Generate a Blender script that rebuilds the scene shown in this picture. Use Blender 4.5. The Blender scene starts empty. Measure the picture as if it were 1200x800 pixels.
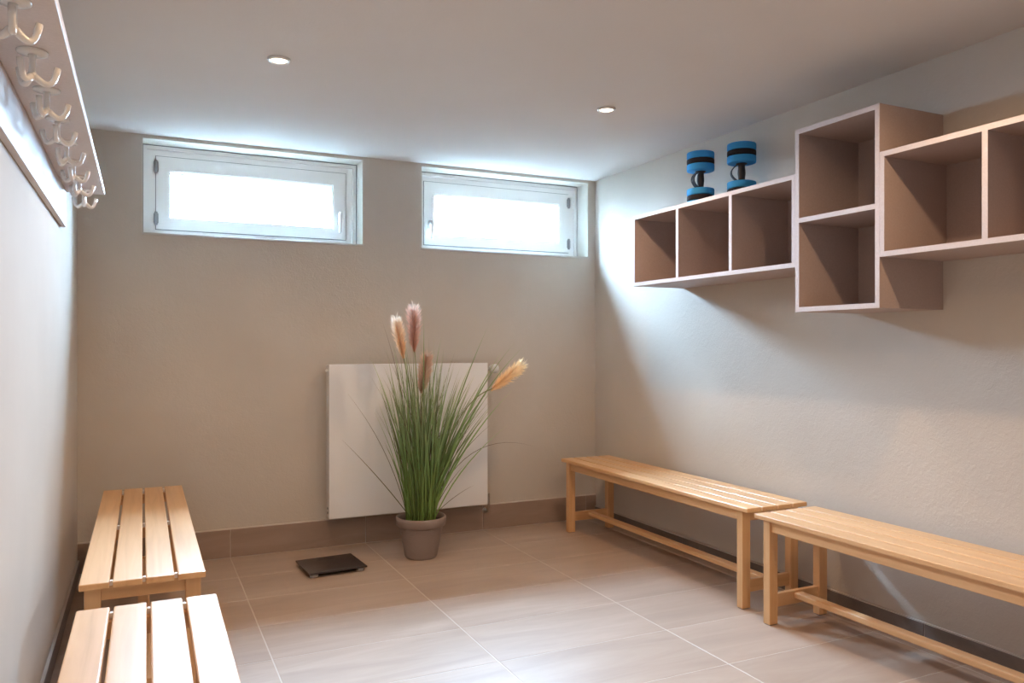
import bpy, bmesh, math, random
from mathutils import Vector, Matrix

scene = bpy.context.scene
col = scene.collection
R = math.radians

# ------------------------------------------------------------------ camera
CAM_Z = 1.1565
cam_d = bpy.data.cameras.new('camera')
cam_d.sensor_width = 36.0
cam_d.lens = 36.0 * 915.0 / 1200.0
cam_d.shift_y = 4.0 / 1200.0
cam_d.clip_start = 0.02
cam = bpy.data.objects.new('camera', cam_d)
cam.location = (0, 0, CAM_Z)
cam.rotation_euler = (R(90), 0, -R(25.325))
col.objects.link(cam)
scene.camera = cam

# ------------------------------------------------------------------ world: overcast daylight
SKY_STRENGTH = 570.0
world = bpy.data.worlds.new('overcast_sky')
scene.world = world
world.use_nodes = True
wn, wl = world.node_tree.nodes, world.node_tree.links
wn.clear()
w_out = wn.new('ShaderNodeOutputWorld')
w_bg = wn.new('ShaderNodeBackground')
w_tc = wn.new('ShaderNodeTexCoord')
w_sep = wn.new('ShaderNodeSeparateXYZ')
w_ramp = wn.new('ShaderNodeValToRGB')   # CIE overcast sky: horizon a third of the zenith, darker ground
w_map = wn.new('ShaderNodeMapRange')
w_map.inputs['From Min'].default_value = -1.0
w_map.inputs['From Max'].default_value = 1.0
e = w_ramp.color_ramp.elements
e[0].position, e[0].color = 0.0, (0.085, 0.10, 0.11, 1)
e[1].position, e[1].color = 1.0, (0.53, 0.785, 1.12, 1)
for p_, v_ in ((0.47, 0.10), (0.53, 0.36)):
    x_ = e.new(p_); x_.color = (v_ * 0.55, v_ * 0.795, v_ * 1.12, 1)
w_bg.inputs['Strength'].default_value = SKY_STRENGTH
wl.new(w_tc.outputs['Generated'], w_sep.inputs[0])
wl.new(w_sep.outputs['Z'], w_map.inputs['Value'])
wl.new(w_map.outputs['Result'], w_ramp.inputs['Fac'])
wl.new(w_ramp.outputs['Color'], w_bg.inputs['Color'])
wl.new(w_bg.outputs['Background'], w_out.inputs['Surface'])

# ------------------------------------------------------------------ exposure
scene.view_settings.view_transform = 'Standard'
scene.view_settings.look = 'None'
scene.view_settings.gamma = 1.0
scene.view_settings.exposure = 0.0
scene.view_settings.use_curve_mapping = False
scene.cycles.use_denoising = True
scene.cycles.max_bounces = 12
scene.cycles.diffuse_bounces = 8
scene.cycles.sample_clamp_indirect = 60.0
SPOT_POWER = 34.0
WARM = (1.0, 0.67, 0.40)

# ------------------------------------------------------------------ room measures (metres)
XL, XR = -0.297, 2.7463
YB, YF = 4.5, -1.1
ZC = 2.2545

# ------------------------------------------------------------------ helpers
def tag(o, label=None, cat=None, group=None, kind=None):
    if label: o['label'] = label
    if cat: o['category'] = cat
    if group: o['group'] = group
    if kind: o['kind'] = kind
    return o

def link(o, parent=None):
    col.objects.link(o)
    if parent is not None:
        o.parent = parent
    return o

def empty(name, loc=(0, 0, 0), rz=0.0):
    o = bpy.data.objects.new(name, None)
    o.empty_display_size = 0.1
    o.location = loc
    o.rotation_euler = (0, 0, rz)
    col.objects.link(o)
    return o

def mesh_from(bm, name, mat, smooth=False):
    me = bpy.data.meshes.new(name)
    bmesh.ops.recalc_face_normals(bm, faces=bm.faces[:])
    bm.to_mesh(me)
    bm.free()
    if mat: me.materials.append(mat)
    if smooth:
        for p in me.polygons: p.use_smooth = True
    return me

def obj(name, me, parent=None, loc=(0, 0, 0), rot=(0, 0, 0)):
    o = bpy.data.objects.new(name, me)
    o.location = loc
    o.rotation_euler = rot
    return link(o, parent)

def add_box(bm, x0, x1, y0, y1, z0, z1):
    vs = [bm.verts.new((x, y, z)) for x in (x0, x1) for y in (y0, y1) for z in (z0, z1)]
    fs = [(0, 1, 3, 2), (4, 6, 7, 5), (0, 4, 5, 1), (2, 3, 7, 6), (0, 2, 6, 4), (1, 5, 7, 3)]
    for f in fs: bm.faces.new([vs[i] for i in f])

def box_mesh(name, mat, x0, x1, y0, y1, z0, z1, bevel=0.0, seg=2):
    bm = bmesh.new()
    add_box(bm, x0, x1, y0, y1, z0, z1)
    if bevel > 0:
        bmesh.ops.bevel(bm, geom=bm.edges[:], offset=bevel, segments=seg, affect='EDGES', profile=0.6)
    return mesh_from(bm, name, mat)

def boxes_mesh(name, mat, boxes):
    bm = bmesh.new()
    for b in boxes: add_box(bm, *b)
    return mesh_from(bm, name, mat)

def lathe_mesh(name, mat, prof, seg=40, smooth=True, close=False):
    """prof: list of (r, z); r==0 makes a pole."""
    bm = bmesh.new()
    rings = []
    for r, z in prof:
        if r <= 1e-6:
            rings.append([bm.verts.new((0, 0, z))])
        else:
            rings.append([bm.verts.new((r * math.cos(2 * math.pi * k / seg), r * math.sin(2 * math.pi * k / seg), z)) for k in range(seg)])
    pairs = list(zip(rings[:-1], rings[1:]))
    if close: pairs.append((rings[-1], rings[0]))
    for a, b in pairs:
        if len(a) == 1 and len(b) == 1: continue
        for k in range(seg):
            k2 = (k + 1) % seg
            if len(a) == 1: bm.faces.new((a[0], b[k2], b[k]))
            elif len(b) == 1: bm.faces.new((a[k], a[k2], b[0]))
            else: bm.faces.new((a[k], a[k2], b[k2], b[k]))
    me = mesh_from(bm, name, mat, smooth)
    return me

def add_tube(bm, pts, radii, seg=12, flat=1.0, caps=True):
    """sweep along pts; radii scalar or list; flat scales the second axis"""
    pts = [Vector(p) for p in pts]
    n = len(pts)
    if not isinstance(radii, (list, tuple)): radii = [radii] * n
    rings = []
    up = None
    for i, p in enumerate(pts):
        t = (pts[min(i + 1, n - 1)] - pts[max(i - 1, 0)]).normalized()
        if up is None:
            up = Vector((0, 1, 0)) if abs(t.y) < 0.9 else Vector((1, 0, 0))
        a = t.cross(up).normalized()
        b = a.cross(t).normalized()
        up = b
        rings.append([bm.verts.new(p + (a * math.cos(2 * math.pi * k / seg) + b * flat * math.sin(2 * math.pi * k / seg)) * radii[i]) for k in range(seg)])
    for r0, r1 in zip(rings[:-1], rings[1:]):
        for k in range(seg):
            k2 = (k + 1) % seg
            bm.faces.new((r0[k], r0[k2], r1[k2], r1[k]))
    if caps:
        bm.faces.new(rings[0][::-1])
        bm.faces.new(rings[-1])

def tube_mesh(name, mat, pts, radii, seg=12, flat=1.0):
    bm = bmesh.new()
    add_tube(bm, pts, radii, seg, flat)
    return mesh_from(bm, name, mat, True)

def copy_tree(o, parent=None):
    c = o.copy()
    col.objects.link(c)
    c.parent = parent
    for ch in list(o.children):
        copy_tree(ch, c)
    return c

# ------------------------------------------------------------------ materials
def new_mat(name, color=(0.5, 0.5, 0.5), rough=0.5, metal=0.0, spec=0.5):
    m = bpy.data.materials.new(name)
    m.use_nodes = True
    b = m.node_tree.nodes['Principled BSDF']
    b.inputs['Base Color'].default_value = (*color, 1)
    b.inputs['Roughness'].default_value = rough
    b.inputs['Metallic'].default_value = metal
    b.inputs['Specular IOR Level'].default_value = spec
    return m, m.node_tree.nodes, m.node_tree.links, b

def add_ramp(n, stops):
    r = n.new('ShaderNodeValToRGB')
    e = r.color_ramp.elements
    e[0].position, e[0].color = stops[0][0], (*stops[0][1], 1)
    e[1].position, e[1].color = stops[-1][0], (*stops[-1][1], 1)
    for p, c in stops[1:-1]:
        x = e.new(p); x.color = (*c, 1)
    return r

def plaster(name, c0, c1, stretch=(1, 1, 1), bump=0.25, scale=60.0):
    m, n, l, b = new_mat(name, c0, 0.9, spec=0.15)
    geo = n.new('ShaderNodeNewGeometry')
    mp = n.new('ShaderNodeMapping'); mp.inputs['Scale'].default_value = stretch
    l.new(geo.outputs['Position'], mp.inputs['Vector'])
    n1 = n.new('ShaderNodeTexNoise'); n1.inputs['Scale'].default_value = 2.2; n1.inputs['Detail'].default_value = 5
    n2 = n.new('ShaderNodeTexNoise'); n2.inputs['Scale'].default_value = scale; n2.inputs['Detail'].default_value = 6; n2.inputs['Distortion'].default_value = 1.2
    n3 = n.new('ShaderNodeTexNoise'); n3.inputs['Scale'].default_value = scale * 0.2; n3.inputs['Detail'].default_value = 4; n3.inputs['Distortion'].default_value = 2.0
    l.new(geo.outputs['Position'], n1.inputs['Vector'])
    l.new(mp.outputs['Vector'], n2.inputs['Vector'])
    l.new(mp.outputs['Vector'], n3.inputs['Vector'])
    r = add_ramp(n, [(0.3, c0), (0.7, c1)])
    l.new(n1.outputs['Fac'], r.inputs['Fac'])
    l.new(r.outputs['Color'], b.inputs['Base Color'])
    ad = n.new('ShaderNodeMath'); ad.operation = 'ADD'
    l.new(n2.outputs['Fac'], ad.inputs[0]); l.new(n3.outputs['Fac'], ad.inputs[1])
    bp = n.new('ShaderNodeBump'); bp.inputs['Strength'].default_value = bump; bp.inputs['Distance'].default_value = 0.004
    l.new(ad.outputs[0], bp.inputs['Height'])
    l.new(bp.outputs['Normal'], b.inputs['Normal'])
    return m

M_WALL = plaster('beige_plaster', (0.525, 0.475, 0.418), (0.565, 0.513, 0.452))
M_WALL_L = plaster('beige_plaster_brushed', (0.525, 0.475, 0.418), (0.565, 0.513, 0.452), stretch=(1, 1, 0.12), bump=0.3, scale=45.0)
M_CEIL = plaster('ceiling_paint', (0.66, 0.635, 0.61), (0.68, 0.655, 0.63), bump=0.12)
M_REVEAL = plaster('reveal_paint', (0.58, 0.555, 0.49), (0.62, 0.59, 0.525), bump=0.1)

def tile_mat(name, dark, mid, light, rough=0.42):
    m, n, l, b = new_mat(name, mid, rough, spec=0.4)
    geo = n.new('ShaderNodeNewGeometry')
    oi = n.new('ShaderNodeObjectInfo')
    ofs = n.new('ShaderNodeVectorMath'); ofs.operation = 'MULTIPLY'
    comb = n.new('ShaderNodeCombineXYZ')
    l.new(oi.outputs['Random'], comb.inputs[0]); l.new(oi.outputs['Random'], comb.inputs[1])
    ofs.inputs[1].default_value = (0.0, 0.6, 0.0)
    l.new(comb.outputs[0], ofs.inputs[0])
    add = n.new('ShaderNodeVectorMath'); add.operation = 'ADD'
    l.new(geo.outputs['Position'], add.inputs[0]); l.new(ofs.outputs[0], add.inputs[1])
    mp = n.new('ShaderNodeMapping'); mp.inputs['Scale'].default_value = (0.8, 4.5, 4.5); mp.inputs['Rotation'].default_value = (0, 0, 0.12)
    l.new(add.outputs[0], mp.inputs['Vector'])
    n1 = n.new('ShaderNodeTexNoise'); n1.inputs['Scale'].default_value = 2.0; n1.inputs['Detail'].default_value = 7; n1.inputs['Roughness'].default_value = 0.6; n1.inputs['Distortion'].default_value = 0.9
    l.new(mp.outputs['Vector'], n1.inputs['Vector'])
    n2 = n.new('ShaderNodeTexNoise'); n2.inputs['Scale'].default_value = 90; n2.inputs['Detail'].default_value = 3
    l.new(geo.outputs['Position'], n2.inputs['Vector'])
    r = add_ramp(n, [(0.25, dark), (0.5, mid), (0.75, light)])
    l.new(n1.outputs['Fac'], r.inputs['Fac'])
    hsv = n.new('ShaderNodeHueSaturation')
    mr = n.new('ShaderNodeMapRange'); mr.inputs['To Min'].default_value = 0.97; mr.inputs['To Max'].default_value = 1.03
    l.new(oi.outputs['Random'], mr.inputs['Value'])
    l.new(mr.outputs['Result'], hsv.inputs['Value'])
    l.new(r.outputs['Color'], hsv.inputs['Color'])
    l.new(hsv.outputs['Color'], b.inputs['Base Color'])
    mr2 = n.new('ShaderNodeMapRange'); mr2.inputs['To Min'].default_value = rough - 0.06; mr2.inputs['To Max'].default_value = rough + 0.1
    l.new(n1.outputs['Fac'], mr2.inputs['Value']); l.new(mr2.outputs['Result'], b.inputs['Roughness'])
    bp = n.new('ShaderNodeBump'); bp.inputs['Strength'].default_value = 0.12; bp.inputs['Distance'].default_value = 0.001
    l.new(n2.outputs['Fac'], bp.inputs['Height']); l.new(bp.outputs['Normal'], b.inputs['Normal'])
    return m

M_TILE = tile_mat('stone_tile', (0.345, 0.255, 0.195), (0.405, 0.305, 0.238), (0.465, 0.362, 0.290), 0.36)
M_BTILE = tile_mat('baseboard_tile', (0.27, 0.195, 0.152), (0.32, 0.232, 0.182), (0.38, 0.28, 0.225), 0.5)
M_GROUT = new_mat('grout', (0.60, 0.54, 0.48), 0.9, spec=0.1)[0]

def wood_mat(name, c_dark, c_mid, c_light, rough=0.38):
    m, n, l, b = new_mat(name, c_mid, rough, spec=0.45)
    tc = n.new('ShaderNodeTexCoord')
    oi = n.new('ShaderNodeObjectInfo')
    comb = n.new('ShaderNodeCombineXYZ')
    l.new(oi.outputs['Random'], comb.inputs[0]); l.new(oi.outputs['Random'], comb.inputs[1]); l.new(oi.outputs['Random'], comb.inputs[2])
    sc_ = n.new('ShaderNodeVectorMath'); sc_.operation = 'SCALE'; sc_.inputs['Scale'].default_value = 7.0
    l.new(comb.outputs[0], sc_.inputs[0])
    add = n.new('ShaderNodeVectorMath'); add.operation = 'ADD'
    l.new(tc.outputs['Object'], add.inputs[0]); l.new(sc_.outputs[0], add.inputs[1])
    mp = n.new('ShaderNodeMapping'); mp.inputs['Scale'].default_value = (34.0, 1.6, 34.0)
    l.new(add.outputs[0], mp.inputs['Vector'])
    n1 = n.new('ShaderNodeTexNoise'); n1.inputs['Scale'].default_value = 1.0; n1.inputs['Detail'].default_value = 6; n1.inputs['Distortion'].default_value = 0.6
    l.new(mp.outputs['Vector'], n1.inputs['Vector'])
    r = add_ramp(n, [(0.25, c_dark), (0.5, c_mid), (0.8, c_light)])
    l.new(n1.outputs['Fac'], r.inputs['Fac'])
    hsv = n.new('ShaderNodeHueSaturation')
    mr = n.new('ShaderNodeMapRange'); mr.inputs['To Min'].default_value = 0.93; mr.inputs['To Max'].default_value = 1.06
    l.new(oi.outputs['Random'], mr.inputs['Value']); l.new(mr.outputs['Result'], hsv.inputs['Value'])
    l.new(r.outputs['Color'], hsv.inputs['Color'])
    l.new(hsv.outputs['Color'], b.inputs['Base Color'])
    bp = n.new('ShaderNodeBump'); bp.inputs['Strength'].default_value = 0.08; bp.inputs['Distance'].default_value = 0.001
    l.new(n1.outputs['Fac'], bp.inputs['Height']); l.new(bp.outputs['Normal'], b.inputs['Normal'])
    return m

M_WOOD = wood_mat('beech_wood', (0.565, 0.320, 0.148), (0.66, 0.390, 0.190), (0.73, 0.455, 0.240), 0.36)
M_SPACER = new_mat('white_plastic_spacer', (0.80, 0.79, 0.77), 0.5)[0]

def laminate(name, c):
    m, n, l, b = new_mat(name, c, 0.5, spec=0.35)
    geo = n.new('ShaderNodeNewGeometry')
    n1 = n.new('ShaderNodeTexNoise'); n1.inputs['Scale'].default_value = 140; n1.inputs['Detail'].default_value = 2
    l.new(geo.outputs['Position'], n1.inputs['Vector'])
    r = add_ramp(n, [(0.3, tuple(v * 0.96 for v in c)), (0.7, tuple(v * 1.04 for v in c))])
    l.new(n1.outputs['Fac'], r.inputs['Fac']); l.new(r.outputs['Color'], b.inputs['Base Color'])
    return m

M_LAM = laminate('taupe_laminate', (0.395, 0.308, 0.275))
M_EDGE = laminate('pale_edge_band', (0.57, 0.505, 0.50))
M_RACK = laminate('white_rack_laminate', (0.62, 0.57, 0.555))
M_PVC = new_mat('white_window_plastic', (0.88, 0.875, 0.86), 0.25)[0]
M_SILL = new_mat('pale_stone_sill', (0.52, 0.50, 0.46), 0.6)[0]
M_HANDLE = new_mat('white_handle', (0.86, 0.86, 0.86), 0.3)[0]
M_GASKET = new_mat('grey_gasket', (0.16, 0.17, 0.18), 0.6)[0]
M_STEEL = new_mat('hinge_steel', (0.34, 0.35, 0.36), 0.35, metal=0.8)[0]
M_RAD = new_mat('radiator_enamel', (0.80, 0.81, 0.825), 0.3)[0]
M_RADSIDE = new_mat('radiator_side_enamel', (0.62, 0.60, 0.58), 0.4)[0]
M_CHROME = new_mat('brushed_chrome', (0.55, 0.54, 0.52), 0.3, metal=1.0)[0]
M_KNOB = new_mat('thermostat_plastic', (0.62, 0.64, 0.62), 0.45)[0]
M_POT = new_mat('taupe_plastic_pot', (0.265, 0.210, 0.188), 0.6, spec=0.3)[0]
M_SOIL = plaster('soil', (0.035, 0.022, 0.014), (0.07, 0.045, 0.03), bump=1.0, scale=120)
M_SCALE = new_mat('dark_scale_glass', (0.035, 0.026, 0.025), 0.16, spec=0.6)[0]
M_SCALE_B = new_mat('black_scale_body', (0.012, 0.010, 0.010), 0.5)[0]
M_DISPLAY = new_mat('scale_display', (0.012, 0.009, 0.010), 0.08)[0]
M_FOOT = new_mat('grey_scale_foot', (0.30, 0.28, 0.27), 0.4)[0]

def foam(name, c):
    m, n, l, b = new_mat(name, c, 0.85, spec=0.2)
    tc = n.new('ShaderNodeTexCoord')
    v = n.new('ShaderNodeTexNoise'); v.inputs['Scale'].default_value = 320; v.inputs['Detail'].default_value = 3
    l.new(tc.outputs['Object'], v.inputs['Vector'])
    bp = n.new('ShaderNodeBump'); bp.inputs['Strength'].default_value = 0.3; bp.inputs['Distance'].default_value = 0.001
    l.new(v.outputs['Fac'], bp.inputs['Height']); l.new(bp.outputs['Normal'], b.inputs['Normal'])
    return m
M_BLUE = foam('blue_foam', (0.045, 0.30, 0.66))
M_BLACKFOAM = foam('black_foam', (0.022, 0.020, 0.024))
M_GRIP = new_mat('black_grip', (0.012, 0.011, 0.015), 0.45)[0]
M_STRAP = new_mat('black_strap', (0.015, 0.016, 0.022), 0.6)[0]

m, n, l, b = new_mat('hook_plastic', (0.80, 0.78, 0.74), 0.22)
b.inputs['Transmission Weight'].default_value = 0.12
M_HOOK = m

def emit_mat(name, c, s):
    m = bpy.data.materials.new(name); m.use_nodes = True
    n = m.node_tree.nodes; n.clear()
    o = n.new('ShaderNodeOutputMaterial'); e = n.new('ShaderNodeEmission')
    e.inputs['Color'].default_value = (*c, 1); e.inputs['Strength'].default_value = s
    m.node_tree.links.new(e.outputs[0], o.inputs[0])
    return m
M_LAMP = emit_mat('halogen_lens', (1.0, 0.80, 0.58), 12.0)
M_RING = new_mat('satin_lamp_ring', (0.72, 0.72, 0.72), 0.3, metal=0.6)[0]

def glass_mat(name):
    m = bpy.data.materials.new(name); m.use_nodes = True
    n, l = m.node_tree.nodes, m.node_tree.links; n.clear()
    o = n.new('ShaderNodeOutputMaterial'); t = n.new('ShaderNodeBsdfTransparent'); g = n.new('ShaderNodeBsdfGlossy')
    t.inputs['Color'].default_value = (0.97, 0.985, 0.98, 1); g.inputs['Roughness'].default_value = 0.02
    lw = n.new('ShaderNodeLayerWeight'); pw = n.new('ShaderNodeMath'); pw.operation = 'POWER'; pw.inputs[1].default_value = 5.0
    l.new(lw.outputs['Facing'], pw.inputs[0])
    f = n.new('ShaderNodeMath'); f.operation = 'MULTIPLY_ADD'; f.inputs[1].default_value = 0.95; f.inputs[2].default_value = 0.04
    l.new(pw.outputs[0], f.inputs[0])
    mx = n.new('ShaderNodeMixShader')
    l.new(f.outputs[0], mx.inputs[0]); l.new(t.outputs[0], mx.inputs[1]); l.new(g.outputs[0], mx.inputs[2]); l.new(mx.outputs[0], o.inputs[0])
    return m
M_GLASS = glass_mat('window_glass')

# ================================================================== the room
# window openings in the back wall: (x0, x1, z0, z1)
W1 = (-0.004, 1.168, 1.732, 2.241)
W2 = (1.521, 2.695, 1.732, 2.241)
WT = 0.30          # back wall thickness
yb0, yb1 = YB, YB + WT
wb = []
wb.append((XL - 0.2, XR + 0.2, yb0, yb1, -0.1, W1[2]))
wb.append((XL - 0.2, XR + 0.2, yb0, yb1, W1[3], ZC + 0.2))
for x0, x1 in ((XL - 0.2, W1[0]), (W1[1], W2[0]), (W2[1], XR + 0.2)):
    wb.append((x0, x1, yb0, yb1, W1[2], W1[3]))
o = obj('wall_back', boxes_mesh('wall_back', M_WALL, wb))
tag(o, 'beige plastered wall with two high basement windows and a radiator', 'wall', kind='structure')
o = obj('wall_right', boxes_mesh('wall_right', M_WALL, [(XR, XR + 0.2, YF - 0.2, YB, -0.1, ZC + 0.2)]))
tag(o, 'beige textured plaster wall carrying the cube shelves', 'wall', kind='structure')
o = obj('wall_left', boxes_mesh('wall_left', M_WALL_L, [(XL - 0.2, XL, YF - 0.2, YB, -0.1, ZC + 0.2)]))
tag(o, 'plaster wall with the coat rack, washed by window light', 'wall', kind='structure')
o = obj('wall_front', boxes_mesh('wall_front', M_WALL, [(XL, XR, YF - 0.2, YF, -0.1, ZC + 0.2)]))
tag(o, 'plain beige plaster wall opposite the windows', 'wall', kind='structure')
o = obj('ceiling', boxes_mesh('ceiling', M_CEIL, [(XL, XR, YF, YB, ZC, ZC + 0.2)]))
tag(o, 'white painted ceiling with small recessed spotlights', 'ceiling', kind='structure')

# floor: grout bed with single tiles
floor = obj('floor', boxes_mesh('floor', M_GROUT, [(XL, XR, YF, YB, -0.1, -0.0007)]))
tag(floor, 'floor of large taupe stone tiles with pale joints', 'floor', kind='structure')
gx = [XL] + [0.432 + 0.745 * k for k in range(0, 4)] + [XR]
gx = [v for v in gx if v <= XR]
gy = [YF] + [4.465 - 0.3735 * k for k in range(14, -1, -1)] + [YB]
gy = sorted(set([v for v in gy if v >= YF]))
JG = 0.0022
tile_cache = {}
for i in range(len(gx) - 1):
    for j in range(len(gy) - 1):
        x0, x1, y0, y1 = gx[i] + JG, gx[i + 1] - JG, gy[j] + 0.0018, gy[j + 1] - 0.0018
        if x1 - x0 < 0.01 or y1 - y0 < 0.01: continue
        key = (round(x1 - x0, 4), round(y1 - y0, 4))
        if key not in tile_cache:
            tile_cache[key] = box_mesh('floor_tile', M_TILE, -(x1 - x0) / 2, (x1 - x0) / 2, -(y1 - y0) / 2, (y1 - y0) / 2, -0.009, 0.0, 0.0008, 1)
        obj('tile', tile_cache[key], floor, ((x0 + x1) / 2, (y0 + y1) / 2, 0))

# baseboards: a mortar bed with single tiles
M_BTILE2 = tile_mat('side_baseboard_tile', (0.150, 0.122, 0.106), (0.180, 0.148, 0.130), (0.215, 0.180, 0.160), 0.5)
def baseboard(name, label, axis, along0, along1, joints, face, out, h, th, bm_=None):
    """axis 'x' or 'y': direction the board runs; face: wall plane; out: +-1 direction into the room"""
    def bx(a0, a1, d0, d1, z0, z1):
        lo, hi = sorted((face + out * d0, face + out * d1))
        return (a0, a1, lo, hi, z0, z1) if axis == 'x' else (lo, hi, a0, a1, z0, z1)
    bed = obj(name, boxes_mesh(name, M_GROUT, [bx(along0, along1, 0.0, th * 0.8, 0.0, h - 0.001)]))
    tag(bed, label, 'baseboard', kind='structure')
    cuts = [along0] + sorted(j for j in joints if along0 < j < along1) + [along1]
    for a0, a1 in zip(cuts[:-1], cuts[1:]):
        c = (a0 + a1) / 2
        b_ = bx(a0 + 0.0015, a1 - 0.0015, 0.0, th, 0.004, h - 0.006)
        ox, oy = (c, face) if axis == 'x' else (face, c)
        me = box_mesh('baseboard_tile', bm_ or M_BTILE, b_[0] - ox, b_[1] - ox, b_[2] - oy, b_[3] - oy, b_[4], b_[5], 0.0008, 1)
        obj('tile', me, bed, (ox, oy, 0))

baseboard('baseboard_back', 'tall brown tile skirting along the window wall', 'x', XL, XR, [0.432 + 0.745 * k for k in range(4)], YB, -1, 0.160, 0.016)
baseboard('baseboard_right', 'low dark tile skirting behind the right benches', 'y', YF, YB - 0.0165, [3.55 - 0.75 * k for k in range(-1, 7)], XR, -1, 0.083, 0.012, M_BTILE2)
baseboard('baseboard_left', 'low dark tile skirting along the coat rack wall', 'y', YF, YB - 0.0165, [3.55 - 0.75 * k for k in range(-1, 7)], XL, 1, 0.074, 0.012, M_BTILE2)

# ------------------------------------------------------------------ windows
def frame_boxes(x0, x1, z0, z1, bl, br, bb, bt, y0, y1):
    return [(x0, x1, y0, y1, z0, z0 + bb), (x0, x1, y0, y1, z1 - bt, z1),
            (x0, x0 + bl, y0, y1, z0 + bb, z1 - bt), (x1 - br, x1, y0, y1, z0 + bb, z1 - bt)]

def make_window(name, W, hinge_left, label):
    x0, x1, z0, z1 = W
    cx = x0
    root = empty(name, (x0, YB, z0))
    tag(root, label, 'window', kind='structure')
    w, h = x1 - x0, z1 - z0
    # local coords: x 0..w, y 0 (inner wall plane) .. WT, z 0..h
    # painted reveal lining (top, both jambs) and white sill board
    obj('reveal', boxes_mesh('reveal', M_REVEAL, [(0.0, w, 0.0, 0.125, h - 0.006, h), (0, 0.006, 0.0, 0.125, 0.012, h - 0.006), (w - 0.006, w, 0.0, 0.125, 0.012, h - 0.006)]), root)
    obj('sill', box_mesh('sill', M_SILL, 0.0, w, -0.004, 0.150, 0.0, 0.012, 0.002, 2), root)
    obj('seal', boxes_mesh('seal', M_GASKET, frame_boxes(0.002, w - 0.002, 0.012, h - 0.002, 0.012, 0.012, 0.004, 0.012, 0.150, 0.158)), root)
    fo = 0.008
    fw = 0.060
    # raised outer lip of the fixed frame, then the frame itself
    bm = bmesh.new()
    for b_ in frame_boxes(fo, w - fo, 0.012, h - fo, 0.018, 0.018, 0.012, 0.020, 0.142, 0.215): add_box(bm, *b_)
    obj('frame_lip', mesh_from(bm, 'frame_lip', M_PVC), root)
    fr = obj('window_frame', boxes_mesh('window_frame', M_PVC, frame_boxes(fo + 0.018, w - fo - 0.018, 0.024, h - 0.028, 0.045, 0.045, 0.030, 0.030, 0.154, 0.215)), root)
    # opening sash
    sl = 0.070; sr = 0.070; sb = 0.052; st = 0.062
    pl, pr, pb, pt = 0.140, w - 0.152, 0.121, h - 0.143
    sash = empty('sash'); sash.parent = root
    bm = bmesh.new()
    for b_ in frame_boxes(sl, w - sr, sb, h - st, pl - 0.008 - sl, w - sr - pr - 0.008, pb - 0.008 - sb, h - st - pt - 0.008, 0.146, 0.205): add_box(bm, *b_)
    obj('sash_frame', mesh_from(bm, 'sash_frame', M_PVC), sash)
    obj('sash_gasket', boxes_mesh('sash_gasket', M_GASKET, frame_boxes(sl - 0.0035, w - sr + 0.0035, sb - 0.0035, h - st + 0.0035, 0.0035, 0.0035, 0.0035, 0.0035, 0.1525, 0.156)), sash)
    bm = bmesh.new()
    for b_ in frame_boxes(pl - 0.008, pr + 0.008, pb - 0.008, pt + 0.008, 0.008, 0.008, 0.008, 0.008, 0.156, 0.200): add_box(bm, *b_)
    obj('glazing_bead', mesh_from(bm, 'glazing_bead', M_HANDLE), sash)
    obj('spacer_bar', boxes_mesh('spacer_bar', M_GASKET, frame_boxes(pl, pr, pb, pt, 0.003, 0.003, 0.003, 0.003, 0.182, 0.196)), sash)
    for py in (0.178, 0.196):      # double glazing
        obj('pane', boxes_mesh('pane', M_GLASS, [(pl, pr, py, py + 0.004, pb, pt)]), sash)
    # hinges
    hx = sl if hinge_left else w - sr
    for hz in (sb + 0.022, h - st - 0.022 - 0.072):
        bm = bmesh.new()
        add_tube(bm, [(hx, 0.143, hz), (hx, 0.143, hz + 0.004), (hx, 0.143, hz + 0.068), (hx, 0.143, hz + 0.072)], [0.006, 0.008, 0.008, 0.006], 12)
        add_box(bm, hx - 0.012, hx + 0.012, 0.1425, 0.150, hz + 0.010, hz + 0.062)
        obj('hinge', mesh_from(bm, 'hinge', M_STEEL), root)
    # handle: rosette, neck, lever hanging down
    kx = w - sr - 0.040 if hinge_left else sl + 0.040
    kz = 0.185
    bm = bmesh.new()
    add_box(bm, kx - 0.014, kx + 0.014, 0.138, 0.146, kz - 0.035, kz + 0.035)
    bmesh.ops.bevel(bm, geom=bm.edges[:], offset=0.004, segments=2, affect='EDGES')
    hd = obj('handle', mesh_from(bm, 'handle_rosette', M_HANDLE), root)
    bm = bmesh.new()
    add_tube(bm, [(kx, 0.140, kz + 0.010), (kx, 0.100, kz + 0.010)], 0.008, 12)
    add_tube(bm, [(kx, 0.100, kz + 0.022), (kx, 0.098, kz - 0.02), (kx, 0.104, kz - 0.075), (kx, 0.110, kz - 0.098)], [0.010, 0.011, 0.009, 0.007], 12, 0.75)
    obj('lever', mesh_from(bm, 'lever', M_HANDLE, True), hd)
    return root

make_window('window_1', W1, True, 'white basement window hinged on its left, nearer the coat rack')
make_window('window_2', W2, False, 'white basement window hinged on its right, beside the shelf wall')

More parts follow.
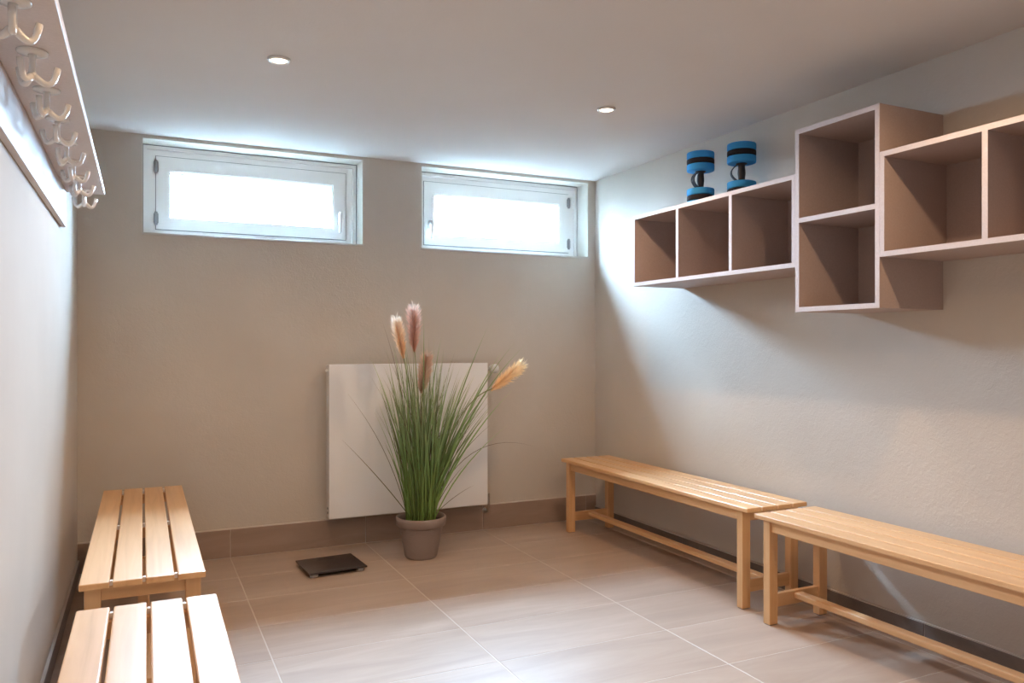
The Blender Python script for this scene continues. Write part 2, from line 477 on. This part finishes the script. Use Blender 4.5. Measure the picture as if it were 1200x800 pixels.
# added unseen baffles outside: side walls, low outer wall and floor trim sideways daylight
M_BAFFLE = plaster('baffle_grey', (0.10, 0.098, 0.09), (0.14, 0.135, 0.125), bump=0.4, scale=30)
for k_, (W, lab) in enumerate(((W1, 'added dark grey light baffle outside the window nearer the coat rack'), (W2, 'added dark grey light baffle outside the window beside the shelf wall'))):
    a0, a1, y0_, y1_ = W[0] - 0.02, W[1] + (0.02, 0.45)[k_], YB + WT, YB + WT + 0.85
    o = obj('window_baffle', boxes_mesh('window_baffle', M_BAFFLE, [
        (a0 - 0.10, a0, y0_, y1_, 1.35, 3.30), (a1, a1 + 0.10, y0_, y1_, 1.35, 3.30),
        (a0 - 0.10, a1 + 0.10, y1_, y1_ + 0.10, 1.35, 1.92), (a0 - 0.10, a1 + 0.10, y0_, y1_ + 0.10, 1.25, 1.35)]))
    tag(o, lab, 'light well', kind='structure')

# light portals just outside the panes: they only guide the sampling of the sky
for W in (W1, W2):
    ld = bpy.data.lights.new('sky_portal', 'AREA')
    ld.shape = 'RECTANGLE'; ld.size = W[1] - W[0]; ld.size_y = W[3] - W[2]
    ld.cycles.is_portal = True
    lo = bpy.data.objects.new('sky_portal', ld)
    lo.location = ((W[0] + W[1]) / 2, YB + WT + 0.01, (W[2] + W[3]) / 2)
    lo.rotation_euler = (-R(90), 0, 0)
    col.objects.link(lo)

# ------------------------------------------------------------------ recessed ceiling spotlights
def downlight(x, y, label):
    root = empty('ceiling_spotlight', (x, y, ZC))
    tag(root, label, 'spotlight', 'recessed ceiling spotlights')
    obj('trim_ring', lathe_mesh('trim_ring', M_RING, [(0.030, -0.001), (0.030, -0.006), (0.034, -0.010), (0.041, -0.008), (0.044, -0.001)], 40, close=True), root)
    obj('lens', lathe_mesh('lamp_lens', M_LAMP, [(0.0, -0.010), (0.012, -0.0095), (0.022, -0.008), (0.0298, -0.005), (0.0298, -0.002), (0.0, -0.002)], 32), root)
    ld = bpy.data.lights.new('spot_beam', 'SPOT')
    ld.energy = SPOT_POWER; ld.color = WARM; ld.spot_size = R(162); ld.spot_blend = 0.85; ld.shadow_soft_size = 0.022
    lo = bpy.data.objects.new('spot_beam', ld)
    lo.location = (0, 0, -0.035)
    link(lo, root)
    return root

downlight(0.474, 3.095, 'lit round ceiling spotlight in front of the window near the coat rack')
downlight(1.950, 3.095, 'lit round ceiling spotlight near the blue dumbbells')
downlight(0.474, 1.570, 'lit round ceiling spotlight above the left benches')
downlight(1.950, 1.570, 'lit round ceiling spotlight above the right benches')
downlight(0.474, 0.045, 'lit round ceiling spotlight in the front half, left')
downlight(1.950, 0.045, 'lit round ceiling spotlight in the front half, right')

# ------------------------------------------------------------------ benches
BL, BW, BH = 1.655, 0.350, 0.450
def make_bench():
    root = empty('bench')
    hl, hw = BL / 2, BW / 2
    st = 0.020
    sw = (BW - 3 * 0.0092) / 4
    slat = box_mesh('slat', M_WOOD, -sw / 2, sw / 2, -hl, hl, -st / 2, st / 2, 0.0045, 3)
    for k in range(4):
        obj('slat', slat, root, (-hw + sw / 2 + k * (sw + 0.0092), 0, BH - st / 2))
    lx, ly = 0.045, 0.036
    zt = BH - st
    leg = box_mesh('leg', M_WOOD, -lx / 2, lx / 2, -zt / 2 , zt / 2, -ly / 2, ly / 2, 0.0025, 2)
    ox, oy = hw - 0.012 - lx / 2, hl - 0.042 - ly / 2
    foot = box_mesh('foot_glide', M_GASKET, -lx / 2 + 0.004, lx / 2 - 0.004, -ly / 2 + 0.004, ly / 2 - 0.004, 0.0, 0.003)
    for sx in (-1, 1):
        for sy in (-1, 1):
            lg = obj('leg', leg, root, (sx * ox, sy * oy, zt / 2 + 0.0015), (R(90), 0, 0))
            lg.scale = (1, (zt - 0.003) / zt, 1)
            g = obj('foot_glide', foot, root, (sx * ox, sy * oy, 0.0))
    # long aprons under the slats, set in a little from the leg faces
    al = 2 * (oy - ly / 2)
    ap = box_mesh('apron', M_WOOD, -0.010, 0.010, -al / 2, al / 2, -0.0225, 0.0225, 0.0015, 1)
    for sx in (-1, 1):
        obj('apron', ap, root, (sx * (ox + lx / 2 - 0.020), 0, zt - 0.0228))
    # cross rails between front and back legs: under the seat and low down
    cl = 2 * (ox - lx / 2)
    top = box_mesh('cross_rail', M_WOOD, -0.0110, 0.0110, -cl / 2, cl / 2, -0.0225, 0.0225, 0.0015, 1)
    low = box_mesh('end_stretcher', M_WOOD, -0.0110, 0.0110, -cl / 2, cl / 2, -0.0275, 0.0275, 0.003, 2)
    for sy in (-1, 1):
        obj('cross_rail', top, root, (0, sy * (oy + 0.004), zt - 0.0228), (0, 0, R(90)))
        obj('end_stretcher', low, root, (0, sy * oy, 0.097), (0, 0, R(90)))
    mid = box_mesh('middle_rail', M_WOOD, -0.0110, 0.0110, -cl / 2 - 0.018, cl / 2 + 0.018, -0.020, 0.020, 0.0015, 1)
    obj('cross_rail', mid, root, (0, 0, zt - 0.0203), (0, 0, R(90)))
    # long low stretcher with chamfered, rounded ends
    sl = 2 * oy - 0.022
    obj('long_stretcher', box_mesh('long_stretcher', M_WOOD, -0.022, 0.022, -sl / 2, sl / 2, -0.0125, 0.0125, 0.006, 3), root, (0, 0, 0.106))
    # white spacers in the gaps between the slats
    sp = box_mesh('spacer', M_SPACER, -0.0045, 0.0045, -0.007, 0.007, -0.009, 0.0055, 0.0008, 1)
    for k in range(3):
        gxk = -hw + sw + 0.0046 + k * (sw + 0.0092)
        for yy in (-hl + 0.010 + 0.026, 0.0, hl - 0.010 - 0.026):
            obj('spacer', sp, root, (gxk, yy, BH - st / 2))
    return root

GB = 'slatted wooden benches along the walls'
proto = make_bench()
spots = [
    (2.5315, 3.4375, 0.0, 'beech slatted bench against the right wall, under the three-cube shelf and nearest the windows'),
    (2.4990, 1.7015, R(0.3), 'beech slatted bench on the right, running out of the picture below the shelves'),
    (0.0045, 3.4440, R(0.0), 'beech slatted bench on the left whose end reaches the window wall corner'),
    (0.0110, 1.5430, R(-0.3), 'daylit pale slatted bench nearest the viewer, on the left below the coat rack'),
]
for i, (x, y, a, lab) in enumerate(spots):
    bch = proto if i == 0 else copy_tree(proto)
    bch.location = (x, y, 0); bch.rotation_euler = (0, 0, a)
    tag(bch, lab, 'bench', GB)

# ------------------------------------------------------------------ cube shelves on the right wall
XS = 2.400          # front plane of the shelves
T = 0.019
def shelf_unit(y0, y1, z0, z1, vdiv, hdiv, label):
    """open-fronted wall unit; opening faces -x. local origin: back bottom centre on the wall"""
    yc = (y0 + y1) / 2
    root = empty('cube_shelf', (XR, yc, z0))
    tag(root, label, 'shelf', 'cube shelves on the right wall')
    d = XR - XS - 0.001
    hw, h = (y1 - y0) / 2, z1 - z0
    xb = -0.001
    xf = -d
    eb = 0.0012     # edge band
    def panel(nm, a0, a1, b0, b1, x_back=xb):
        p = obj(nm, boxes_mesh(nm, M_LAM, [(xf + eb, x_back, a0, a1, b0, b1)]), root)
        obj('edge_band', boxes_mesh('edge_band', M_EDGE, [(xf, xf + eb, a0, a1, b0, b1)]), p)
        return p
    panel('side_panel', -hw, -hw + T, 0.0, h)
    panel('side_panel', hw - T, hw, 0.0, h)
    panel('bottom_panel', -hw + T, hw - T, 0.0, T)
    panel('top_panel', -hw + T, hw - T, h - T, h)
    obj('back_panel', boxes_mesh('back_panel', M_LAM, [(xb - 0.008, xb, -hw + T, hw - T, T, h - T)]), root)
    for k in range(vdiv):
        yk = -hw + (k + 1) * (2 * hw) / (vdiv + 1)
        panel('divider', yk - T / 2, yk + T / 2, T, h - T, xb - 0.008)
    for k in range(hdiv):
        zk = (k + 1) * h / (hdiv + 1)
        panel('divider', -hw + T, hw - T, zk - T / 2, zk + T / 2, xb - 0.008)
    return root

shelf_unit(2.3795, 3.5450, 1.473, 1.851, 2, 0, 'long taupe shelf of three open cubes below the blue dumbbells')
shelf_unit(1.9775, 2.3785, 1.290, 2.0285, 0, 1, 'upright taupe shelf of two stacked cubes between the long shelves')
shelf_unit(0.8110, 1.9765, 1.473, 1.851, 2, 0, 'long taupe open cube shelf cut off by the right picture edge')

# ------------------------------------------------------------------ aqua dumbbells
def dumbbell(x, y, strap_dir, label):
    root = empty('aqua_dumbbell', (x, y, 1.8512))
    tag(root, label, 'dumbbell', 'blue foam dumbbells on the shelf')
    r = 0.0685
    def disc(z0, z1, mat, nm, parent):
        b = 0.006
        return obj(nm, lathe_mesh(nm, mat, [(0, z0), (r - b, z0), (r - 0.0015, z0 + 0.0018), (r, z0 + b), (r, z1 - b), (r - 0.0015, z1 - 0.0018), (r - b, z1), (0, z1)], 48), parent)
    for zb, nm in ((0.0, 'lower_weight'), (0.185, 'upper_weight')):
        g = empty(nm); g.parent = root
        disc(zb, zb + 0.034, M_BLUE, 'blue_disc', g)
        disc(zb + 0.0342, zb + 0.0608, M_BLACKFOAM, 'black_disc', g)
        disc(zb + 0.061, zb + 0.095, M_BLUE, 'blue_disc', g)
    obj('handle', lathe_mesh('handle', M_GRIP, [(0.0, 0.0951), (0.026, 0.0951), (0.024, 0.099), (0.0155, 0.103), (0.0165, 0.118), (0.019, 0.135), (0.0185, 0.150), (0.0165, 0.166), (0.0165, 0.176), (0.025, 0.181), (0.027, 0.1849), (0.0, 0.1849)], 28), root)
    # webbing strap bowing out from the handle
    dx, dy = math.cos(strap_dir), math.sin(strap_dir)
    nx, ny = -dy, dx
    pts = []
    for k in range(15):
        t = k / 14.0
        ang = math.pi * t
        off = 0.012 + 0.038 * math.sin(ang) ** 0.8
        pts.append((off, 0.0965 + 0.087 * t))
    bm = bmesh.new()
    th, wd = 0.0022, 0.0125
    rows = []
    for k, (o_, z) in enumerate(pts):
        a = pts[max(k - 1, 0)]; c = pts[min(k + 1, 14)]
        t = Vector((c[0] - a[0], c[1] - a[1])).normalized()
        nrm = (t.y, -t.x)
        row = []
        for s1, s2 in ((-1, -1), (1, -1), (1, 1), (-1, 1)):
            oo = o_ + s2 * th * nrm[0]; zz = z + s2 * th * nrm[1]
            row.append(bm.verts.new((dx * oo + nx * s1 * wd, dy * oo + ny * s1 * wd, zz)))
        rows.append(row)
    for a, c in zip(rows[:-1], rows[1:]):
        for k in range(4):
            bm.faces.new((a[k], a[(k + 1) % 4], c[(k + 1) % 4], c[k]))
    bm.faces.new(rows[0]); bm.faces.new(rows[-1][::-1])
    obj('hand_strap', mesh_from(bm, 'hand_strap', M_STRAP), root)
    return root

dumbbell(2.562, 3.175, R(181), 'blue and black foam dumbbell standing on the shelf, nearer the window')
dumbbell(2.630, 2.951, R(150), 'blue and black foam dumbbell standing on the shelf, nearer the upright cubes')

# ------------------------------------------------------------------ coat rack on the left wall
RY0, RY1 = 0.55, 3.605
RZ = 1.770
rack = empty('coat_rack', (XL, (RY0 + RY1) / 2, RZ))
tag(rack, 'white wall coat rack board with a row of three-pronged hooks', 'coat rack')
L2_ = (RY1 - RY0) / 2
obj('back_board', box_mesh('back_board', M_RACK, 0.0005, 0.0195, -L2_, L2_, -0.140, 0.022, 0.001, 1), rack)
obj('hook_board', box_mesh('hook_board', M_RACK, 0.0197, 0.157, -L2_, L2_, 0.0, 0.022, 0.0015, 1), rack)
plate_me = lathe_mesh('base_plate', M_HOOK, [(0.0, 0.0), (0.029, 0.0), (0.0295, -0.003), (0.028, -0.006), (0.012, -0.008), (0.0, -0.008)], 32)
stem_me = lathe_mesh('hook_stem', M_HOOK, [(0.0, -0.007), (0.0085, -0.007), (0.0068, -0.014), (0.0062, -0.034), (0.0075, -0.048), (0.0085, -0.054), (0.006, -0.060), (0.0, -0.062)], 20)
pp, pr_ = [], []
for k in range(11):
    a = math.pi * 0.62 * k / 10.0
    pp.append((0.004 + 0.050 * (k / 10.0) * (1 - 0.16 * (k / 10.0) ** 2), 0, -0.052 - 0.017 * math.sin(math.pi * (k / 10.0) * 0.80) + 0.034 * (k / 10.0) ** 3.4))
    pr_.append(0.0074 - 0.0018 * k / 10.0 + (0.0008 if k > 8 else 0))
prong_me = tube_mesh('prong', M_HOOK, pp, pr_, 10)
rnd = random.Random(4)
hk_y = [1.633 - 0.2695 + 0.2695 * k for k in range(9)]
yc = (RY0 + RY1) / 2
hook_rot = [20, 35, 8, 15, 28, 5, 22, 12, 30]
for k, y in enumerate(hk_y):
    hk = obj('hook', stem_me, rack, (0.089, y - yc, -0.0002), (0, 0, R(hook_rot[k])))
    obj('base_plate', plate_me, hk)
    for q in range(3):
        obj('prong', prong_me, hk, (0, 0, 0), (0, 0, R(120 * q)))

# ------------------------------------------------------------------ radiator
rx0, rx1, rz0, rz1 = 0.943, 1.909, 0.182, 1.0475
rad = empty('radiator', ((rx0 + rx1) / 2, YB, rz0))
tag(rad, 'flat white panel radiator hung below the windows behind the plant', 'radiator')
rw, rh = (rx1 - rx0) / 2, rz1 - rz0
obj('front_panel', box_mesh('front_panel', M_RAD, -rw, rw, -0.120, -0.112, 0.0, rh, 0.003, 2), rad)
bm = bmesh.new()
add_box(bm, -rw + 0.006, rw - 0.006, -0.060, -0.050, 0.010, rh - 0.010)
for k in range(24):
    xk = -rw + 0.03 + k * (2 * rw - 0.06) / 23
    add_box(bm, xk - 0.004, xk + 0.004, -0.105, -0.061, 0.012, rh - 0.012)
obj('convector', mesh_from(bm, 'convector', M_RADSIDE), rad)
for s in (-1, 1):
    sc_ = obj('side_cover', box_mesh('side_cover', M_RADSIDE, s * rw - (0.004 if s > 0 else 0), s * rw + (0 if s > 0 else 0.004), -0.1118, -0.045, 0.003, rh - 0.003, 0.001, 1), rad)
    for zz in (0.030, 0.055) if s < 0 else (0.055,):
        obj('plug', tube_mesh('plug', M_GASKET, [(s * rw, -0.085, zz), (s * (rw + 0.003), -0.085, zz)], 0.006, 12), sc_)
obj('top_grille', boxes_mesh('top_grille', M_RADSIDE, [(-rw + 0.005, rw - 0.005, -0.1118, -0.105, rh - 0.006, rh - 0.003), (-rw + 0.005, rw - 0.005, -0.060, -0.045, rh - 0.006, rh - 0.003)] + [(-rw + 0.005 + k * 0.0237, -rw + 0.009 + k * 0.0237, -0.105, -0.060, rh - 0.006, rh - 0.003) for k in range(41)]), rad)
for s in (-1, 1):
    obj('bracket', boxes_mesh('bracket', M_RADSIDE, [(s * 0.30 - 0.02, s * 0.30 + 0.02, -0.050, -0.001, 0.08, rh - 0.08)]), rad)
# air vent plug on the left
obj('vent_plug', tube_mesh('vent_plug', M_RAD, [(-rw, -0.085, rh - 0.035), (-rw - 0.010, -0.085, rh - 0.035), (-rw - 0.013, -0.085, rh - 0.035)], [0.009, 0.009, 0.006], 14), rad)
# thermostat valve at the top right
kz = 1.010 - rz0
bm = bmesh.new()
add_tube(bm, [(rw - 0.002, -0.085, kz), (rw + 0.030, -0.085, kz)], 0.010, 14)
add_tube(bm, [(rw + 0.020, -0.085, kz), (rw + 0.022, -0.001, kz)], 0.009, 14)
valve = obj('valve', mesh_from(bm, 'valve', M_CHROME, True), rad)
obj('thermostat_head', tube_mesh('thermostat_head', M_KNOB, [(rw + 0.026, -0.085, kz), (rw + 0.030, -0.085, kz), (rw + 0.038, -0.086, kz), (rw + 0.066, -0.089, kz), (rw + 0.076, -0.090, kz), (rw + 0.080, -0.090, kz)], [0.016, 0.021, 0.028, 0.029, 0.027, 0.020], 24), valve)
# return pipe at the bottom right
pz = 0.245 - rz0
bm = bmesh.new()
add_tube(bm, [(rw - 0.002, -0.085, pz), (rw + 0.012, -0.085, pz), (rw + 0.020, -0.085, pz - 0.004), (rw + 0.022, -0.082, pz - 0.014), (rw + 0.022, -0.080, pz - 0.105), (rw + 0.022, -0.074, pz - 0.116), (rw + 0.022, -0.060, pz - 0.120), (rw + 0.022, -0.017, pz - 0.120)], 0.008, 14)
add_tube(bm, [(rw + 0.022, -0.024, pz - 0.120), (rw + 0.022, -0.0165, pz - 0.120)], 0.016, 18)
obj('return_pipe', mesh_from(bm, 'return_pipe', M_CHROME, True), rad)

# ------------------------------------------------------------------ bathroom scale on the floor
sc = empty('bathroom_scale', (0.883, 4.058, 0.0), R(4.0))
tag(sc, 'flat dark brown glass bathroom scale lying on the floor tiles', 'scale')
obj('glass_plate', box_mesh('glass_plate', M_SCALE, -0.149, 0.149, -0.138, 0.138, 0.019, 0.027, 0.0025, 2), sc)
obj('base_body', box_mesh('base_body', M_SCALE_B, -0.115, 0.115, -0.105, 0.105, 0.008, 0.0188, 0.003, 2), sc)
obj('display', box_mesh('display', M_DISPLAY, -0.045, 0.045, 0.083, 0.117, 0.0265, 0.0274, 0.0002, 1), sc)
ft = lathe_mesh('foot', M_FOOT, [(0, 0.0), (0.018, 0.0), (0.021, 0.003), (0.021, 0.0188), (0, 0.0188)], 24)
for sx in (-1, 1):
    for sy in (-1, 1):
        obj('foot', ft, sc, (sx * 0.118, sy * 0.112, 0))

# ------------------------------------------------------------------ potted pampas grass
PX, PY = 1.376, 4.070
plant = empty('potted_grass', (PX, PY, 0.0))
tag(plant, 'artificial pampas grass with feathery plumes in a taupe plastic pot', 'potted plant')
prof = [(0, 0.0), (0.078, 0.0), (0.084, 0.004)]
for k in range(15):   # fine horizontal ribs
    z = 0.010 + k * 0.0108
    rr = 0.0855 + (0.118 - 0.0855) * (z / 0.172)
    prof += [(rr, z), (rr + 0.0018, z + 0.0035), (rr + 0.0008, z + 0.008)]
prof += [(0.118, 0.172), (0.127, 0.173), (0.1335, 0.178), (0.1365, 0.205), (0.1365, 0.220), (0.132, 0.225), (0.126, 0.223), (0.123, 0.205), (0.119, 0.170), (0.0, 0.165)]
obj('pot', lathe_mesh('pot', M_POT, prof, 56), plant)
obj('soil', lathe_mesh('soil', M_SOIL, [(0, 0.204), (0.05, 0.203), (0.09, 0.199), (0.121, 0.196), (0.121, 0.186), (0.0, 0.186)], 32), plant)

def blade_mat(name, stops):
    m, n, l, b = new_mat(name, stops[0][1], 0.55, spec=0.3)
    at = n.new('ShaderNodeAttribute'); at.attribute_name = 't'
    av = n.new('ShaderNodeAttribute'); av.attribute_name = 'v'
    r = add_ramp(n, stops)
    l.new(at.outputs['Fac'], r.inputs['Fac'])
    hsv = n.new('ShaderNodeHueSaturation')
    l.new(av.outputs['Fac'], hsv.inputs['Value']); l.new(r.outputs['Color'], hsv.inputs['Color'])
    l.new(hsv.outputs['Color'], b.inputs['Base Color'])
    tr = n.new('ShaderNodeBsdfTranslucent'); l.new(hsv.outputs['Color'], tr.inputs['Color'])
    mx = n.new('ShaderNodeMixShader'); mx.inputs[0].default_value = 0.2
    l.new(b.outputs[0], mx.inputs[1]); l.new(tr.outputs[0], mx.inputs[2])
    l.new(mx.outputs[0], n['Material Output'].inputs['Surface'])
    return m
M_BLADE = blade_mat('grass_blade', [(0.0, (0.195, 0.310, 0.075)), (0.45, (0.185, 0.310, 0.120)), (0.8, (0.270, 0.360, 0.200)), (1.0, (0.46, 0.48, 0.30))])
M_BLADE_D = blade_mat('dry_blade', [(0.0, (0.080, 0.115, 0.040)), (0.5, (0.120, 0.105, 0.060)), (1.0, (0.20, 0.155, 0.10))])

class Ribbons:
    def __init__(self):
        self.v, self.f, self.t, self.c = [], [], [], []
    def blade(self, p0, p1, p2, w, seg=9, val=1.0, twist=0.0):
        """quadratic curve ribbon with a folded (V) cross-section"""
        p0, p1, p2 = Vector(p0), Vector(p1), Vector(p2)
        base = len(self.v)
        for k in range(seg + 1):
            t = k / seg
            p = p0 * (1 - t) ** 2 + p1 * 2 * t * (1 - t) + p2 * t * t
            d = (2 * (1 - t) * (p1 - p0) + 2 * t * (p2 - p1)).normalized()
            side = d.cross(Vector((math.sin(twist), -math.cos(twist), 0.05))).normalized()
            nrm = side.cross(d).normalized()
            ww = w * (0.75 + 0.5 * t if t < 0.3 else 0.9) * (1 - max(0.0, (t - 0.35) / 0.65) ** 1.7) + 0.0003
            for s, off in ((-1, 0.0), (0, -0.28), (1, 0.0)):
                self.v.append(p + side * (s * ww * 0.5) + nrm * off * ww)
                self.t.append(t); self.c.append(val)
        for k in range(seg):
            a = base + 3 * k
            self.f.append((a, a + 1, a + 4, a + 3)); self.f.append((a + 1, a + 2, a + 5, a + 4))
    def mesh(self, name, mat):
        me = bpy.data.meshes.new(name)
        me.from_pydata([tuple(v) for v in self.v], [], self.f)
        for nm, data in (('t', self.t), ('v', self.c)):
            a = me.attributes.new(nm, 'FLOAT', 'POINT')
            a.data.foreach_set('value', data)
        me.materials.append(mat)
        for p in me.polygons: p.use_smooth = True
        return me

rnd = random.Random(11)
def base_pt():
    a = rnd.uniform(0, 2 * math.pi); r = 0.082 * math.sqrt(rnd.random())
    return Vector((r * math.cos(a), r * math.sin(a) * 0.9, 0.199))

fol = Ribbons(); dry = Ribbons()
for k in range(250):
    b0 = base_pt()
    u = rnd.random()
    if u < 0.80:      # dense upright clump
        lean = b0.x * 1.15 + rnd.gauss(-0.012, 0.060)
        h = rnd.uniform(0.42, 0.86) if rnd.random() < 0.5 else rnd.uniform(0.66, 1.0)
    else:             # bundle swept to the right
        lean = rnd.uniform(0.08, 0.42)
        h = rnd.uniform(0.55, 0.86) - 0.10 * lean
        b0.x = abs(b0.x) * 0.9
    dy = b0.y * 1.2 + rnd.gauss(-0.01, 0.06)
    dy = max(-0.25, min(0.17, dy))
    tip = Vector((b0.x + lean, b0.y + dy, 0.2 + h))
    ctl = Vector((b0.x + lean * rnd.uniform(0.18, 0.36), b0.y + dy * 0.25, 0.2 + h * rnd.uniform(0.50, 0.62)))
    fol.blade(b0, ctl, tip, rnd.uniform(0.0052, 0.0092), val=rnd.uniform(0.6, 1.35), twist=rnd.uniform(-0.9, 0.9))
for k in range(46):
    b0 = base_pt()
    lean = rnd.gauss(0.0, 0.17); h = rnd.uniform(0.45, 0.95)
    dy = max(-0.2, min(0.15, rnd.gauss(0, 0.08)))
    tip = Vector((b0.x + lean, b0.y + dy, 0.2 + h))
    ctl = Vector((b0.x + lean * 0.25, b0.y + dy * 0.25, 0.2 + h * 0.55))
    dry.blade(b0, ctl, tip, rnd.uniform(0.0025, 0.0042), val=rnd.uniform(0.7, 1.2), twist=rnd.uniform(-0.6, 0.6))
tag(obj('grass_foliage', fol.mesh('grass_foliage', M_BLADE), plant), 'dense clump of narrow green grass blades', kind='stuff')
tag(obj('dry_foliage', dry.mesh('dry_foliage', M_BLADE_D), plant), 'thin brownish grass blades', kind='stuff')

# single long blades that stand out from the clump: (base dx, tip x, tip z, ctl frac x, ctl frac z, width, dry)
for bx_, tx, tz, fx, fz, w_, dr in [
    (0.05, 0.391, 1.272, 0.30, 0.52, 0.0075, 0), (0.01, 0.110, 1.208, 0.10, 0.62, 0.0070, 0),
    (0.02, 0.016, 1.324, 0.80, 0.60, 0.0070, 0), (-0.03, -0.246, 1.288, 0.25, 0.62, 0.0045, 1),
    (0.06, 0.573, 1.166, 0.30, 0.62, 0.0075, 0), (0.05, 0.622, 1.161, 0.36, 0.66, 0.0070, 0),
    (-0.05, -0.441, 0.664, 0.42, 0.50, 0.0045, 1), (-0.05, -0.251, 0.849, 0.35, 0.55, 0.0050, 0),
    (0.06, 0.328, 0.768, 0.45, 0.55, 0.0040, 1), (0.04, 0.706, 0.560, 0.30, 1.42, 0.0030, 1),
    (0.06, 0.302, 0.372, 0.45, 0.62, 0.0035, 1), (0.06, 0.251, 0.485, 0.40, 0.60, 0.0038, 1),
    (0.04, 0.541, 0.907, 0.36, 0.60, 0.0075, 0), (0.05, 0.407, 0.983, 0.34, 0.56, 0.0085, 0),
    (-0.02, -0.214, 1.038, 0.25, 0.60, 0.0060, 0), (0.02, 0.175, 1.034, 0.22, 0.58, 0.0070, 0),
    (0.05, 0.487, 1.127, 0.34, 0.60, 0.0085, 0), (0.03, 0.226, 0.986, 0.3, 0.55, 0.0075, 0),
    (-0.01, -0.100, 1.170, 0.2, 0.60, 0.0070, 0), (0.03, 0.300, 1.060, 0.3, 0.58, 0.0080, 0)]:
    rb = Ribbons()
    y0 = rnd.uniform(-0.05, 0.02); y1 = y0 - rnd.uniform(-0.02, 0.06)
    rb.blade((bx_, y0, 0.199), (bx_ + (tx - bx_) * fx, y0, 0.199 + (tz - 0.199) * fz), (tx, y1, tz), w_ * (1.05 if dr else 1.6), 14, rnd.uniform(0.95, 1.35), rnd.uniform(-0.4, 0.4))
    obj('grass_blade', rb.mesh('grass_blade', M_BLADE_D if dr else M_BLADE), plant)

def plume_mat(name, c0, c1, c2):
    return blade_mat(name, [(0.0, c0), (0.5, c1), (1.0, c2)])
M_PL_CREAM = plume_mat('cream_plume', (0.80, 0.52, 0.28), (0.92, 0.74, 0.56), (0.97, 0.90, 0.80))
M_PL_PINK = plume_mat('pink_plume', (0.60, 0.36, 0.28), (0.70, 0.46, 0.38), (0.84, 0.68, 0.60))
M_PL_BROWN = plume_mat('brown_plume', (0.62, 0.46, 0.34), (0.70, 0.52, 0.42), (0.78, 0.62, 0.52))
M_PL_GOLD = plume_mat('golden_plume', (0.82, 0.52, 0.28), (0.95, 0.74, 0.46), (0.98, 0.92, 0.74))

def plume(b, t, rmax, mat, label, stem_ctl, nh=620, seed=1):
    rn = random.Random(seed)
    b, t = Vector(b), Vector(t)
    ax = (t - b); L = ax.length; ax.normalize()
    e1 = ax.cross(Vector((0, 1, 0))).normalized(); e2 = ax.cross(e1).normalized()
    rb = Ribbons()
    # rachis core
    for q in range(6):
        a = q * math.pi / 3
        rb.blade(b + (e1 * math.cos(a) + e2 * math.sin(a)) * 0.002, b + ax * L * 0.5 + (e1 * math.cos(a) + e2 * math.sin(a)) * rmax * 0.45, b + ax * L * 0.96, 0.012, 6, 0.95, a)
    for k in range(nh):
        s = rn.random() ** 0.9 * 0.86
        root_p = b + ax * (L * s)
        a = rn.uniform(0, 2 * math.pi)
        out = e1 * math.cos(a) + e2 * math.sin(a)
        env = rmax * (0.35 + 0.65 * math.sin(math.pi * min(1.0, 0.12 + s * 0.75)))
        hl_ = L * rn.uniform(0.14, 0.26)
        p2 = root_p + ax * hl_ + out * env * rn.uniform(0.55, 1.08)
        p1 = root_p + ax * hl_ * 0.45 + out * env * 0.45
        base = len(rb.v)
        rb.blade(root_p, p1, p2, 0.0042, 3, rn.uniform(0.85, 1.2), a)
        for q in range(base, len(rb.v)):      # pale towards the plume's tip and hair ends
            rb.t[q] = min(1.0, s * 0.75 + 0.35 * rb.t[q])
    for k in range(26):                       # loose wisps at the top
        a = rn.uniform(0, 2 * math.pi); out = e1 * math.cos(a) + e2 * math.sin(a)
        rp = b + ax * L * rn.uniform(0.75, 0.95)
        base = len(rb.v)
        rb.blade(rp, rp + ax * 0.03 + out * 0.004, rp + ax * rn.uniform(0.035, 0.06) + out * rn.uniform(0.008, 0.035), 0.0016, 3, 1.0, a)
        for q in range(base, len(rb.v)): rb.t[q] = 1.0
    p = obj('plume', rb.mesh('plume', mat), plant)
    p['label'] = label
    st_ = Vector((0.02, -0.01, 0.199))
    c = Vector(stem_ctl)
    pts = []
    for k in range(13):
        q = k / 12
        pts.append(st_ * (1 - q) ** 2 + c * 2 * q * (1 - q) + (b + ax * 0.02) * q * q)
    obj('stalk', tube_mesh('stalk', M_STALK, pts, 0.0028, 8), p)
M_STALK = new_mat('green_stalk', (0.20, 0.235, 0.10), 0.5)[0]

plume((-0.108, -0.03, 1.085), (-0.153, -0.035, 1.300), 0.040, M_PL_CREAM, 'cream feathery plume leaning left', (-0.02, 0, 0.75), seed=2)
plume((-0.034, 0.01, 1.120), (-0.040, 0.010, 1.368), 0.050, M_PL_PINK, 'tallest dusty pink plume', (0.0, 0.0, 0.7), seed=3)
plume((0.012, 0.03, 0.890), (0.050, 0.035, 1.105), 0.050, M_PL_BROWN, 'faded brown plume low in the clump', (0.0, 0.02, 0.6), seed=4)
plume((0.396, -0.05, 0.900), (0.598, -0.055, 1.050), 0.048, M_PL_GOLD, 'golden plume drooping to the right', (0.16, -0.03, 0.86), seed=5)
